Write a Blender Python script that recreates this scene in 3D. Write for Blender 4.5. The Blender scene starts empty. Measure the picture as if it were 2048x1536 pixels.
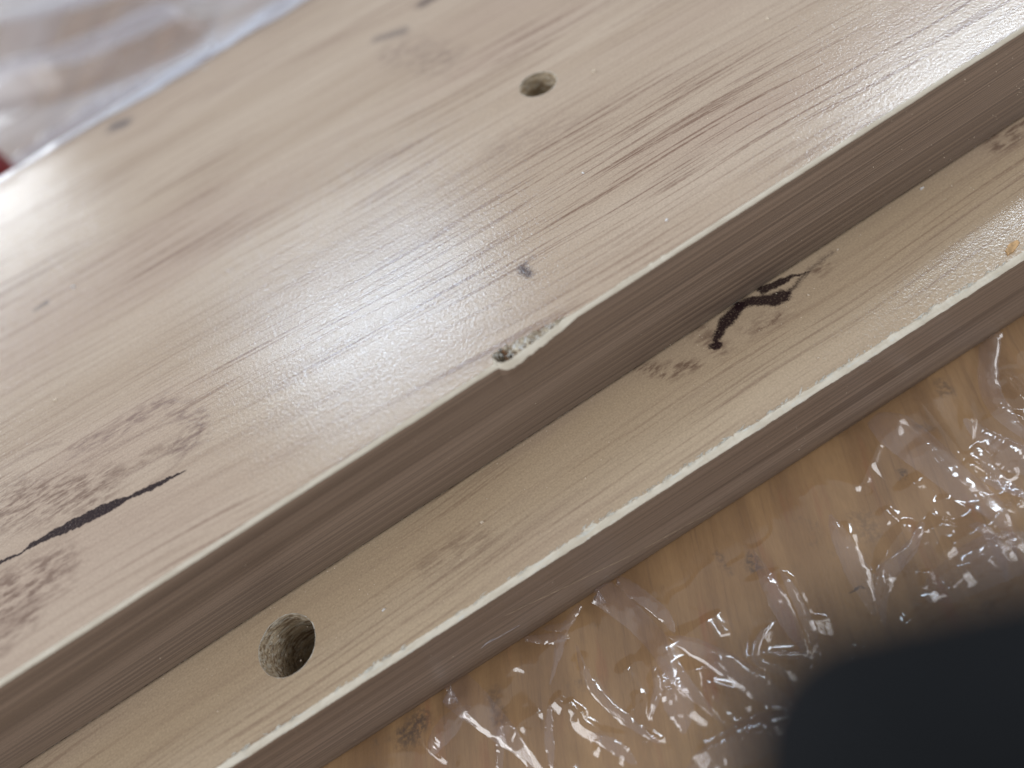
import bpy, bmesh, math, random
import numpy as np
from mathutils import Vector, Matrix
from mathutils.geometry import tessellate_polygon
random.seed(7); rng = np.random.default_rng(11)
S = bpy.context.scene
COL = S.collection
MM = 0.001                                   # everything is laid out in millimetres, 1 unit = 1 m

# ------------------------------------------------------------------ camera
F_PX, AZ, EL, ROLL, DIST = 1496.7, -1.6780, 0.9186, -0.4860, 74.88
TGT = np.array([2.529, -3.0185, 30.0])
_c = np.array([math.cos(EL)*math.cos(AZ), math.cos(EL)*math.sin(AZ), math.sin(EL)])
FWD = -_c
_r = np.cross(FWD, [0, 0, 1.0]); _r /= np.linalg.norm(_r); _u = np.cross(_r, FWD)
RIGHT = math.cos(ROLL)*_r + math.sin(ROLL)*_u
UP = -math.sin(ROLL)*_r + math.cos(ROLL)*_u
EYE = TGT + _c*DIST
cd = bpy.data.cameras.new("camera"); cam = bpy.data.objects.new("camera", cd); COL.objects.link(cam)
cd.sensor_width = 36.0; cd.sensor_fit = 'HORIZONTAL'; cd.lens = F_PX/2048*36
cd.clip_start = 0.002; cd.clip_end = 50
M = Matrix.Identity(4)
for i in range(3):
    M[i][0] = RIGHT[i]; M[i][1] = UP[i]; M[i][2] = -FWD[i]; M[i][3] = EYE[i]*MM
cam.matrix_world = M
cd.dof.use_dof = True; cd.dof.focus_distance = 0.0865; cd.dof.aperture_fstop = 8.6; cd.dof.aperture_blades = 0
S.camera = cam

# ------------------------------------------------------------------ exposure, room light, lamps
S.view_settings.view_transform = 'Standard'; S.view_settings.look = 'None'
S.view_settings.exposure = 0.24; S.view_settings.gamma = 1.0
W = bpy.data.worlds.new("World"); S.world = W; W.use_nodes = True
bg = W.node_tree.nodes["Background"]
bg.inputs[0].default_value = (0.97, 0.98, 1.0, 1); bg.inputs[1].default_value = 0.36

def area(name, loc, target, sx, sy, power, col, spin=0.0):
    l = bpy.data.lights.new(name, 'AREA'); l.shape = 'RECTANGLE'; l.size = sx*MM; l.size_y = sy*MM
    l.energy = power; l.color = col
    o = bpy.data.objects.new(name, l); COL.objects.link(o)
    d = (Vector(target)-Vector(loc)).normalized()
    q = d.to_track_quat('-Z', 'Y')
    o.rotation_euler = (q.to_matrix() @ Matrix.Rotation(spin, 3, 'Z')).to_euler()
    o.location = Vector(loc)*MM
    return o
area("ceiling_tube_near", (-60, 1250, 1200), (0, 0, 0), 520, 95, 4.8, (0.64, 0.81, 1.0))
area("ceiling_tube_side", (1330, 800, 1200), (0, 0, 0), 620, 170, 7.5, (0.76, 0.88, 1.0), math.radians(35))
area("glint_fill_left", (-1900, -200, 1150), (0, 0, 0), 1300, 900, 20.0, (0.97, 0.98, 1.0))  # added fill light, gives the film folds glints on their left slopes
area("glint_fill_right", (1800, -450, 1300), (0, 0, 0), 1200, 750, 14.0, (0.97, 0.98, 1.0))  # second added fill, for glints on the right slopes of the folds
area("window", (-1520, 2660, 690), (0, 0, 0), 1500, 900, 42.0, (0.88, 0.94, 1.0))

# ------------------------------------------------------------------ helpers
def at(px, py, z):
    """photo pixel (2048 wide) -> point of the plane z (mm)"""
    d = FWD + RIGHT*(px-1024)/F_PX - UP*(py-768)/F_PX
    return EYE + d*((z-EYE[2])/d[2])

def tag(o, label=None, cat=None, group=None, kind=None):
    if label: o['label'] = label
    if cat: o['category'] = cat
    if group: o['group'] = group
    if kind: o['kind'] = kind
    return o

def empty(name, loc=(0, 0, 0)):
    o = bpy.data.objects.new(name, None); COL.objects.link(o); o.location = Vector(loc)*MM
    o.empty_display_size = 0.01
    return o

def mesh(name, verts, faces, mat, parent=None, smooth=False, origin=(0, 0, 0)):
    me = bpy.data.meshes.new(name)
    v = np.asarray(verts, float).reshape(-1, 3)-np.asarray(origin, float)
    me.from_pydata((v*MM).tolist(), [], [tuple(int(i) for i in f) for f in faces])
    me.materials.append(mat)
    if smooth: me.polygons.foreach_set('use_smooth', [True]*len(me.polygons))
    me.update()
    o = bpy.data.objects.new(name, me); COL.objects.link(o)
    if parent is not None: o.parent = parent
    else: o.location = Vector(origin)*MM
    return o

def grid(name, X, Y, Z, mat, parent=None, smooth=True, flip=False):
    n, m = X.shape
    idx = np.arange(n*m).reshape(n, m)
    a, b, c, d = idx[:-1, :-1], idx[1:, :-1], idx[1:, 1:], idx[:-1, 1:]
    f = np.stack([a, d, c, b] if flip else [a, b, c, d], -1).reshape(-1, 4)
    return mesh(name, np.stack([X, Y, Z], -1).reshape(-1, 3), f, mat, parent, smooth)

def n1(x, seed, freq, octv=1):
    """smooth 1-D value noise in -1..1"""
    r = np.random.default_rng(seed).uniform(-1, 1, 4096)
    out = np.zeros_like(x, float); amp = 1; tot = 0
    for k in range(octv):
        t = np.asarray(x)*freq+517.3; i = np.floor(t).astype(int); u = t-i; u = u*u*(3-2*u)
        out += amp*(r[i % 4096]*(1-u)+r[(i+1) % 4096]*u); tot += amp; amp *= .5; freq *= 2.03
    return out/tot

def n2(x, y, seed, freq, octv=1):
    r = np.random.default_rng(seed).uniform(-1, 1, (256, 256))
    out = np.zeros_like(x, float); amp = 1; tot = 0
    for k in range(octv):
        tx, ty = x*freq+91.7, y*freq+63.1
        i, j = np.floor(tx).astype(int), np.floor(ty).astype(int)
        u, v = tx-i, ty-j; u = u*u*u*(u*(6*u-15)+10); v = v*v*v*(v*(6*v-15)+10)
        g = lambda a, b: r[a % 256, b % 256]
        out += amp*((g(i, j)*(1-u)+g(i+1, j)*u)*(1-v)+(g(i, j+1)*(1-u)+g(i+1, j+1)*u)*v)
        tot += amp; amp *= .5; freq *= 2.03
    return out/tot

# ------------------------------------------------------------------ node helper
class NT:
    def __init__(s, name):
        s.m = bpy.data.materials.new(name); s.m.use_nodes = True
        s.t = s.m.node_tree; s.n = s.t.nodes; s.b = s.n["Principled BSDF"]; s.out = s.n["Material Output"]
    def new(s, ty, **k):
        x = s.n.new(ty)
        for a, v in k.items(): setattr(x, a, v)
        return x
    def put(s, inp, v):
        if hasattr(v, 'is_output'): s.t.links.new(v, inp)
        else: inp.default_value = v
    def math(s, op, a, b=0.0, c=0.0, clamp=False):
        x = s.new('ShaderNodeMath', operation=op, use_clamp=clamp)
        for i, v in enumerate((a, b, c)): s.put(x.inputs[i], v)
        return x.outputs[0]
    def vm(s, op, a, b=(0, 0, 0), scale=None):
        x = s.new('ShaderNodeVectorMath', operation=op)
        s.put(x.inputs[0], a)
        if op != 'LENGTH': s.put(x.inputs[1], b)
        if scale is not None: s.put(x.inputs[3], scale)
        return x.outputs['Value' if op in ('DOT_PRODUCT', 'LENGTH', 'DISTANCE') else 'Vector']
    def pos(s, flat=False):
        tc = s.new('ShaderNodeTexCoord')
        return s.vm('MULTIPLY', tc.outputs['Object'], (1000, 1000, 0 if flat else 1000))
    def scl(s, p, v, off=(0, 0, 0)):
        return s.vm('ADD', s.vm('MULTIPLY', p, v), off)
    def rotz(s, p, ang):
        x = s.new('ShaderNodeVectorRotate', rotation_type='Z_AXIS'); s.put(x.inputs['Vector'], p)
        x.inputs['Angle'].default_value = ang
        return x.outputs[0]
    def noise(s, p, scale=1.0, detail=2.0, rough=0.5, color=False):
        x = s.new('ShaderNodeTexNoise'); s.put(x.inputs['Vector'], p)
        x.inputs['Scale'].default_value = scale; x.inputs['Detail'].default_value = detail
        x.inputs['Roughness'].default_value = rough
        return x.outputs['Color' if color else 0]
    def ramp(s, v, a, b, lo=0.0, hi=1.0, smooth=True):
        x = s.new('ShaderNodeMapRange', interpolation_type='SMOOTHSTEP' if smooth else 'LINEAR')
        for i, q in enumerate((v, a, b, lo, hi)): s.put(x.inputs[i], q)
        return x.outputs[0]
    def mix(s, f, a, b, mode='MIX'):
        x = s.new('ShaderNodeMix', data_type='RGBA', blend_type=mode)
        s.put(x.inputs[0], f)
        for i, v in ((6, a), (7, b)):
            s.put(x.inputs[i], v if hasattr(v, 'is_output') else (*v, 1))
        return x.outputs[2]
    def caps(s, p, segs):
        """signed distance (mm) to a chain of tapering strokes (ax, ay, bx, by, ra, rb)"""
        best = None
        for ax, ay, bx, by, ra, rb in segs:
            d = (bx-ax, by-ay, 0); L2 = d[0]**2+d[1]**2+1e-9
            q = s.vm('SUBTRACT', p, (ax, ay, 0))
            t = s.math('DIVIDE', s.vm('DOT_PRODUCT', q, d), L2, clamp=True)
            sc = s.new('ShaderNodeVectorMath', operation='SCALE'); sc.inputs[0].default_value = d; s.put(sc.inputs[3], t)
            e = s.vm('LENGTH', s.vm('SUBTRACT', q, sc.outputs[0]))
            r = s.math('MULTIPLY_ADD', t, rb-ra, ra)
            v = s.math('SUBTRACT', e, r)
            best = v if best is None else s.math('MINIMUM', best, v)
        return best
    def bump(s, h, strength, dist, normal=None):
        x = s.new('ShaderNodeBump'); x.inputs['Strength'].default_value = strength
        x.inputs['Distance'].default_value = dist*MM; s.put(x.inputs['Height'], h)
        if normal is not None: s.put(x.inputs['Normal'], normal)
        return x.outputs[0]
    def set(s, **k):
        for a, v in k.items():
            if isinstance(v, tuple) and len(v) == 3: v = (*v, 1)
            s.put(s.b.inputs[a.replace('_', ' ')], v)
        return s.m

def chain(pts, z):
    """[(px, py, radius mm), ...] on plane z -> stroke segments"""
    P = [(*at(x, y, z)[:2], r) for x, y, r in pts]
    return [(a[0], a[1], b[0], b[1], a[2], b[2]) for a, b in zip(P[:-1], P[1:])]

BR = (.105, .052, .036); BR0 = (.12, .065, .055)
INK = (0.017, 0.007, 0.009)

def laminate(name, ang, seed, z, marks, soft, tones, streak_gain, mlow, zone=None):
    """printed wood-effect laminate: tone zones, pore dashes, printed cracks and knots, fine print dots"""
    n = NT(name); P = n.pos(True)
    G = n.rotz(P, -ang)
    wob = n.noise(n.scl(G, (.022, .05, 1), (seed, 3, 0)), 1, 1)
    G2 = n.vm('ADD', G, n.vm('MULTIPLY', n.vm('SUBTRACT', wob, (.5, .5, .5)), (0, 4, 0)))
    tone = n.noise(n.scl(G2, (.010, .10, 1), (seed, 1.7, 0)), 1, 3, .55)
    pink = n.noise(n.scl(G2, (.014, .05, 1), (seed+9, 4.1, 0)), 1, 2)
    col = n.mix(n.ramp(tone, .32, .66), tones[0], tones[1])
    col = n.mix(n.ramp(pink, .45, .70, 0, .55), col, (.410, .305, .240))
    wide = n.noise(n.scl(G2, (.035, .75, 1), (seed+3, 8, 0)), 1, 2)
    col = n.mix(n.ramp(wide, .50, .74, 0, .20), col, (.235, .155, .115))
    mask = n.ramp(n.noise(n.scl(G2, (.016, .075, 1), (seed+5, 2, 0)), 1, 2), .40, .62, mlow, 1.0)
    if zone: mask = n.math('MAXIMUM', mask, n.ramp(n.caps(P, zone), 7.0, 0.0))
    s1 = n.ramp(n.noise(n.scl(G2, (.034, 1.55, 1), (seed, 0, 0)), 1, 2, .5), .55, .66)
    s2 = n.ramp(n.noise(n.scl(G2, (.048, 2.9, 1), (seed+2, 5, 0)), 1, 2, .5), .55, .66)
    brk = n.ramp(n.noise(n.scl(G2, (.9, 3.2, 1)), 1, 2), .30, .55, .45, 1)
    dash = n.math('MULTIPLY', n.math('MULTIPLY', n.math('MAXIMUM', s1, n.math('MULTIPLY', s2, .75)), brk), mask)
    col = n.mix(n.math('MULTIPLY', dash, streak_gain), col, (.135, .064, .040))
    # soft printed smudges round the knots
    wp = n.vm('ADD', P, n.vm('MULTIPLY', n.vm('SUBTRACT', n.noise(P, .55, 2, .6, True), (.5, .5, .5)), (2.2, 1.6, 0)))
    for segs, width, gain, tint in soft:
        d = n.caps(wp, segs)
        f = n.ramp(d, width, -.2*width)
        g = n.ramp(n.noise(n.scl(G2, (.42, 1.5, 1), (seed+width, 0, 0)), 1, 3, .62), .40, .64)
        col = n.mix(n.math('MULTIPLY', n.math('MULTIPLY', f, g), gain), col, tint)
    # crisp printed cracks
    wp2 = n.vm('ADD', P, n.vm('MULTIPLY', n.vm('SUBTRACT', n.noise(P, 1.1, 3, .65, True), (.5, .5, .5)), (1.1, .9, 0)))
    for segs, edge, gain, tint in marks:
        d = n.math('ADD', n.caps(wp2, segs), n.math('MULTIPLY_ADD', n.noise(P, 4.5, 3, .75), 3.2*edge, -1.6*edge))
        col = n.mix(n.math('MULTIPLY', n.ramp(d, edge, -edge, 0, gain), n.ramp(n.noise(P, 4.0, 2, .6), .28, .50, .80, 1.0)), col, tint)
    # print dots and fine grain
    fine = n.noise(n.scl(G, (1.0, 5.0, 1)), 1, 3, .6)
    dots = n.noise(P, 4.2, 2, .6)
    v = n.math('ADD', n.math('MULTIPLY_ADD', fine, .26, .87), n.math('MULTIPLY_ADD', dots, .60, -.30))
    hs = n.new('ShaderNodeHueSaturation'); n.put(hs.inputs['Value'], v); n.put(hs.inputs['Color'], col)
    h = n.math('ADD', n.noise(P, 2.6, 2, .55), n.math('MULTIPLY', n.noise(P, 6.5, 1), .35))
    nb = n.bump(h, .75, .04)
    return n.set(Base_Color=hs.outputs[0], Roughness=.15, Specular_IOR_Level=.5, Normal=nb)

def edge_print(name, seed):
    n = NT(name); P = n.pos()
    wob = n.noise(n.scl(P, (.012, 0, .08), (seed, 0, 0)), 1, 1)
    Q = n.vm('ADD', P, n.vm('MULTIPLY', n.vm('SUBTRACT', wob, (.5, .5, .5)), (0, 0, 1.6)))
    tone = n.noise(n.scl(Q, (.006, 0, .30), (seed, 0, 0)), 1, 2)
    col = n.mix(n.ramp(tone, .35, .65), (.355, .268, .210), (.268, .197, .150))
    l1 = n.ramp(n.noise(n.scl(Q, (.014, 0, 3.2), (seed+3, 0, 0)), 1, 2, .5), .57, .64)
    l2 = n.ramp(n.noise(n.scl(Q, (.012, 0, 6.5), (seed+6, 0, 0)), 1, 2, .5), .56, .64)
    l3 = n.ramp(n.noise(n.scl(Q, (.010, 0, 9.0), (seed+8, 0, 0)), 1, 2, .5), .42, .62, 0, .55)
    f = n.math('MAXIMUM', n.math('MAXIMUM', n.math('MULTIPLY', l1, .60), n.math('MULTIPLY', l2, .60)), l3)
    col = n.mix(f, col, (.060, .039, .032))
    v = n.math('MULTIPLY_ADD', n.noise(P, 5.0, 2), .30, .85)
    hs = n.new('ShaderNodeHueSaturation'); n.put(hs.inputs['Value'], v); n.put(hs.inputs['Color'], col)
    h = n.math('ADD', n.noise(n.scl(Q, (.05, 0, 4.5)), 1, 3), n.math('MULTIPLY', n.noise(P, 3.5, 2), .35))
    return n.set(Base_Color=hs.outputs[0], Roughness=.42, Specular_IOR_Level=.45, Normal=n.bump(h, .5, .05))

def cream(name, ragged):
    n = NT(name); P = n.pos()
    a = n.noise(n.scl(P, (.35, 1.6, 1.6)), 1, 3, .6)
    col = n.mix(n.ramp(a, .35, .68), (.74, .69, .585), (.64, .585, .48))
    g = n.noise(P, 1.7, 4, .7)
    col = n.mix(n.ramp(g, .60, .78, 0, .55 if ragged else .25), col, (.40, .36, .30))
    if ragged:
        w = n.noise(n.scl(P, (.5, 2.5, 2.5), (7, 0, 0)), 1, 3, .7)
        col = n.mix(n.ramp(w, .55, .70, 0, .7), col, (.66, .69, .66))
    h = n.noise(n.scl(P, (.8, 3, 3)), 1, 4, .65)
    return n.set(Base_Color=col, Roughness=.6, Normal=n.bump(h, .6, .08 if ragged else .04))

def chipboard(name, stretch=(1, 1, 1), lo=(.035, .022, .012), hi=(.36, .29, .20), pale=(.62, .60, .55), palef=.6, sc=1.0):
    n = NT(name); P = n.scl(n.pos(), stretch)
    a = n.noise(P, 1.1*sc, 4, .7); b = n.noise(P, 2.3*sc, 4, .7); c = n.noise(n.vm('ADD', P, (31, 7, 3)), 1.4*sc, 3, .65)
    col = n.mix(n.ramp(a, .34, .62), lo, hi)
    col = n.mix(n.ramp(c, .50, .62, 0, palef), col, pale)
    col = n.mix(n.ramp(b, .56, .72, 0, .75), col, tuple(x*.6 for x in lo))
    return n.set(Base_Color=col, Roughness=.85, Normal=n.bump(n.math('ADD', a, b), .9, .35))

def plain(name, col, rough, var=.25, sc=2.0, bumpd=.02):
    n = NT(name); P = n.pos(); a = n.noise(P, sc, 3, .6)
    c = n.mix(n.ramp(a, .3, .7), tuple(x*(1-var) for x in col), tuple(min(1, x*(1+var)) for x in col))
    return n.set(Base_Color=c, Roughness=rough, Normal=n.bump(a, .4, bumpd))

def film_mat(name, haze, gain, rough=.11, tint=(.80, .78, .84)):
    """thin clear polythene: see-through sheet, Fresnel gloss from both faces, a little milkiness"""
    n = NT(name); P = n.pos()
    n.n.remove(n.b)
    micro = n.math('ADD', n.noise(P, .45, 2, .5), n.math('MULTIPLY', n.noise(P, 4.0, 2), .05))
    nb = n.bump(micro, .15, .07)
    tr = n.new('ShaderNodeBsdfTransparent'); tr.inputs[0].default_value = (.97, .965, .97, 1)
    gl = n.new('ShaderNodeBsdfGlossy'); gl.inputs['Roughness'].default_value = rough
    gl.inputs['Color'].default_value = (1, 1, 1, 1); n.put(gl.inputs['Normal'], nb)
    ge = n.new('ShaderNodeNewGeometry')       # Schlick, the same from both sides of the sheet
    cs = n.math('ABSOLUTE', n.vm('DOT_PRODUCT', ge.outputs['Incoming'], nb))
    f = n.math('MULTIPLY_ADD', n.math('POWER', n.math('SUBTRACT', 1.0, cs, clamp=True), 5.0), .95, .045)
    f = n.math('MULTIPLY', f, gain, clamp=True)
    df = n.new('ShaderNodeBsdfDiffuse'); df.inputs[0].default_value = (*tint, 1)
    tl = n.new('ShaderNodeBsdfTranslucent'); tl.inputs[0].default_value = (*tint, 1)
    m0 = n.new('ShaderNodeMixShader'); m0.inputs[0].default_value = .4
    n.t.links.new(df.outputs[0], m0.inputs[1]); n.t.links.new(tl.outputs[0], m0.inputs[2])
    m1 = n.new('ShaderNodeMixShader')
    n.put(m1.inputs[0], n.ramp(n.noise(n.scl(P, (.02, .10, .02)) if rough > .2 else n.scl(P, (.22, .22, .22)), 1, 2, .5), .35, .7, haze*.6, haze*1.4))
    n.t.links.new(tr.outputs[0], m1.inputs[1]); n.t.links.new(m0.outputs[0], m1.inputs[2])
    m2 = n.new('ShaderNodeMixShader'); n.put(m2.inputs[0], f)
    n.t.links.new(m1.outputs[0], m2.inputs[1]); n.t.links.new(gl.outputs[0], m2.inputs[2])
    n.t.links.new(m2.outputs[0], n.out.inputs['Surface'])
    return n.m

def bench_wood():
    n = NT("bench_wood"); P = n.pos(True)
    G = n.rotz(P, math.radians(115))          # grain runs along +x after the turn
    wob = n.noise(n.scl(G, (.012, .03, 1)), 1, 2)
    G2 = n.vm('ADD', G, n.vm('MULTIPLY', n.vm('SUBTRACT', wob, (.5, .5, .5)), (0, 9, 0)))
    t = n.noise(n.scl(G2, (.014, .16, 1)), 1, 4, .6)
    col = n.mix(n.ramp(t, .33, .66), (.385, .235, .108), (.265, .152, .068))
    r = n.noise(n.scl(G2, (.05, .22, 1), (4, 9, 0)), 1, 3, .6)
    col = n.mix(n.ramp(r, .56, .74, 0, .6), col, (.30, .115, .055))
    l = n.noise(n.scl(G2, (.07, 1.7, 1), (2, 2, 0)), 1, 3, .65)
    col = n.mix(n.ramp(l, .54, .74, 0, .40), col, (.17, .095, .052))
    d = n.noise(n.scl(P, (.10, .10, 1), (6.3, 1.1, 0)), 1, 5, .7)
    col = n.mix(n.ramp(d, .60, .76, 0, .65), col, (.085, .068, .060))
    wp = n.vm('ADD', P, n.vm('MULTIPLY', n.vm('SUBTRACT', n.noise(P, .5, 3, .65, True), (.5, .5, .5)), (3, 3, 0)))
    for pts, w, g in (([(840, 1440, .6), (815, 1475, .8)], 1.6, .75), ([(1500, 1120, .4), (1512, 1135, .3)], .8, .7),
                      ([(1430, 1110, .1), (1460, 1145, .2)], .7, .45), ([(1798, 947, .1), (1802, 950, .2)], .6, .8),
                      ([(1705, 1182, .1), (1730, 1176, .1)], .35, .8), ([(1715, 1035, .3), (1740, 1060, .5)], 2.0, .35),
                      ([(985, 1390, .5), (1000, 1440, .5)], 1.2, .45), ([(1880, 770, .4), (1895, 785, .4)], .8, .45)):
        f = n.ramp(n.caps(wp, chain(pts, 0)), w, -.3*w, 0, g)
        col = n.mix(n.math('MULTIPLY', f, n.ramp(n.noise(P, 1.6, 3, .7), .35, .6)), col, (.055, .042, .040))
    v = n.math('MULTIPLY_ADD', n.noise(n.scl(G, (.8, 5, 1)), 1, 3), .3, .85)
    hs = n.new('ShaderNodeHueSaturation'); n.put(hs.inputs['Value'], v); n.put(hs.inputs['Color'], col)
    return n.set(Base_Color=hs.outputs[0], Roughness=.55, Normal=n.bump(l, .4, .05))

# ------------------------------------------------------------------ the printed marks, traced on their planes
T = 15.0
Z1, Z2 = T, 2*T
top_marks = [
    (chain([(-60, 1150, 0.630), (0, 1124, 0.238), (44, 1106, 0.140), (61, 1091, 0.280), (110, 1066, 0.588), (171, 1037, 0.728),
            (220, 1013, 0.644), (262, 993, 0.238), (305, 974, 0.392), (371, 941, 0.070)], Z2), .06, 1.0, INK),
    (chain([(1044, 535, .50), (1056, 547, .55)], Z2), .55, .88, (.045, .028, .036)),
    (chain([(1049, 528, .10), (1066, 512, .05)], Z2), .35, .5, (.06, .035, .04)),
    (chain([(1007, 622, .02), (1018, 619, .05), (1026, 614, .02)], Z2), .05, .95, (.09, .035, .012)),
    (chain([(1016, 586, .02), (1026, 581, .02)], Z2), .06, .6, (.12, .08, .06)),
    (chain([(229, 253, 1.1), (249, 246, 1.1)], Z2), 1.5, .85, (.05, .045, .06)),
    (chain([(755, 78, .7), (805, 62, .9)], Z2), 1.1, .62, (.055, .045, .055)),
    (chain([(845, 8, 1.0), (875, -12, 1.2)], Z2), 1.0, .75, (.055, .035, .04)),
    (chain([(70, 620, .26), (94, 605, .34)], Z2), .40, .80, (.05, .045, .05)),
]
top_marks += [
    (chain([(165, 925, .1), (240, 888, .14), (310, 856, .12), (350, 842, .05)], Z2), .45, .40, BR0),
    (chain([(255, 950, .08), (310, 920, .12), (345, 895, .16), (362, 872, .06)], Z2), .35, .50, BR0),
    (chain([(300, 970, .05), (352, 930, .10), (395, 880, .16), (404, 848, .10)], Z2), .45, .42, BR0),
    (chain([(0, 940, .1), (60, 905, .14), (120, 885, .08)], Z2), .45, .42, BR0),
]
top_soft = [
    (chain([(-20, 1010, 2.0), (90, 1000, 2.2), (200, 975, 1.4)], Z2), 3.2, .62, BR),
    (chain([(0, 1200, 2.0), (110, 1140, 1.6)], Z2), 3.0, .70, BR),
    (chain([(-20, 1290, 1.0), (60, 1230, .8)], Z2), 2.0, .6, BR),
    (chain([(140, 905, .2), (250, 850, .6), (330, 800, .4), (392, 838, .8), (395, 870, .8), (350, 898, .5)], Z2), 1.7, .55, (.13, .075, .07)),
    (chain([(180, 990, .4), (290, 915, .4), (360, 890, .2)], Z2), 1.2, .45, BR),
    (chain([(800, 100, 2.0), (880, 120, 2.0)], Z2), 4.0, .45, (.15, .10, .085)),
    (chain([(1000, 300, 1.0), (1120, 250, .6)], Z2), 4.0, .30, (.16, .10, .085)),
]
lower_marks = [
    (chain([(1427, 693, 0.493), (1436, 689, 0.580)], Z1), .16, .98, INK),
    (chain([(1430, 680, 0.435), (1446, 651, 0.696), (1461, 632, 0.899), (1479, 613, 0.725)], Z1), .28, .98, INK),
    (chain([(1479, 613, 0.696), (1496, 604, 0.661), (1521, 601, 0.835), (1547, 600, 1.009), (1563, 593, 1.009), (1577, 586, 0.348)], Z1), .28, .97, INK),
    (chain([(1577, 584, 0.261), (1593, 570, 0.203), (1604, 555, 0.174), (1616, 545, 0.072)], Z1), .34, .80, INK),
    (chain([(1525, 580, 0.609), (1546, 571, 0.522), (1564, 562, 0.493), (1590, 551, 0.232), (1617, 543, 0.087)], Z1), .13, .96, INK),
    (chain([(1617, 540, 0.145), (1645, 519, 0.145), (1665, 505, 0.145)], Z1), .50, .70, (.05, .03, .03)),
    (chain([(1510, 663, 0.058), (1545, 646, 0.102), (1562, 628, 0.058)], Z1), .35, .70, (.10, .045, .03)),
]
lower_soft = [
    (chain([(1640, 545, .4), (1660, 530, .4)], Z1), 1.1, .7, BR),
    (chain([(1400, 660, .5), (1440, 700, .6)], Z1), 1.6, .55, BR),
    (chain([(1290, 740, .6), (1340, 745, .5), (1390, 725, .3)], Z1), 1.5, .75, BR),
    (chain([(1990, 290, .5), (2060, 245, .6)], Z1), 1.6, .8, BR),
    (chain([(1500, 660, .8), (1580, 615, .4)], Z1), 1.6, .35, BR),
    (chain([(860, 1130, .5), (960, 1075, .5)], Z1), 2.4, .35, BR),
]
M_TOP = laminate("upper_laminate", math.radians(-3.4), 3.3, Z2, top_marks, top_soft, ((.482, .384, .298), (.424, .328, .246)), .70, .28, chain([(1040, 450, 3.0), (1500, 260, 5.0), (1960, 60, 6.0)], Z2))
M_LOW = laminate("lower_laminate", math.radians(.9), 23.9, Z1, lower_marks, lower_soft, ((.495, .388, .274), (.434, .330, .222)), .42, .10)
M_EDGE1 = edge_print("upper_edge_print", 4.0); M_EDGE2 = edge_print("lower_edge_print", 17.0)
M_CREAM = cream("cream_band", False); M_CREAM2 = cream("ragged_cream_band", True)
M_FRINGE = plain("torn_paper", (.62, .62, .57), .8, .15, 3, .05)
M_CORE = chipboard("particle_board", (1, 1, 1))
M_PIT = chipboard("crumbled_core", (1, 1, 1), (.22, .14, .08), (.72, .64, .50), (.90, .90, .88), 1.0, 1.5)
M_HOLE = chipboard("bored_core", (.35, 1.3, 1.6), (.24, .16, .09), (.66, .54, .38), (.80, .75, .64), .65, 1.0)
M_BENCH = bench_wood()
M_FILM = film_mat("clear_film", .010, 1.5); M_FOLD = film_mat("folded_film", .075, 1.8, .11, (.62, .55, .66)); M_REAR = film_mat("rear_film", .42, 1.1, .38, (.60, .60, .68))

# ------------------------------------------------------------------ bench
v = [(-260, -220, 0), (300, -220, 0), (300, 620, 0), (-260, 620, 0), (-260, -220, -18), (300, -220, -18), (300, 620, -18), (-260, 620, -18)]
bench = mesh("bench_top", v, [(0, 1, 2, 3), (7, 6, 5, 4), (4, 5, 1, 0), (5, 6, 2, 1), (6, 7, 3, 2), (7, 4, 0, 3)], M_BENCH)
tag(bench, kind='structure')

# ------------------------------------------------------------------ boards
XA, XB, DX = -150.0, 170.0, 0.16
xs = np.arange(XA, XB, DX)

def ring(cx, cy, r, n, seed, amp):
    a = np.linspace(0, 2*np.pi, n, endpoint=False)
    rr = r+amp*n1(a*8, seed, 1.3, 3)
    return np.stack([cx+rr*np.cos(a), cy+rr*np.sin(a)], 1)

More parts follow.
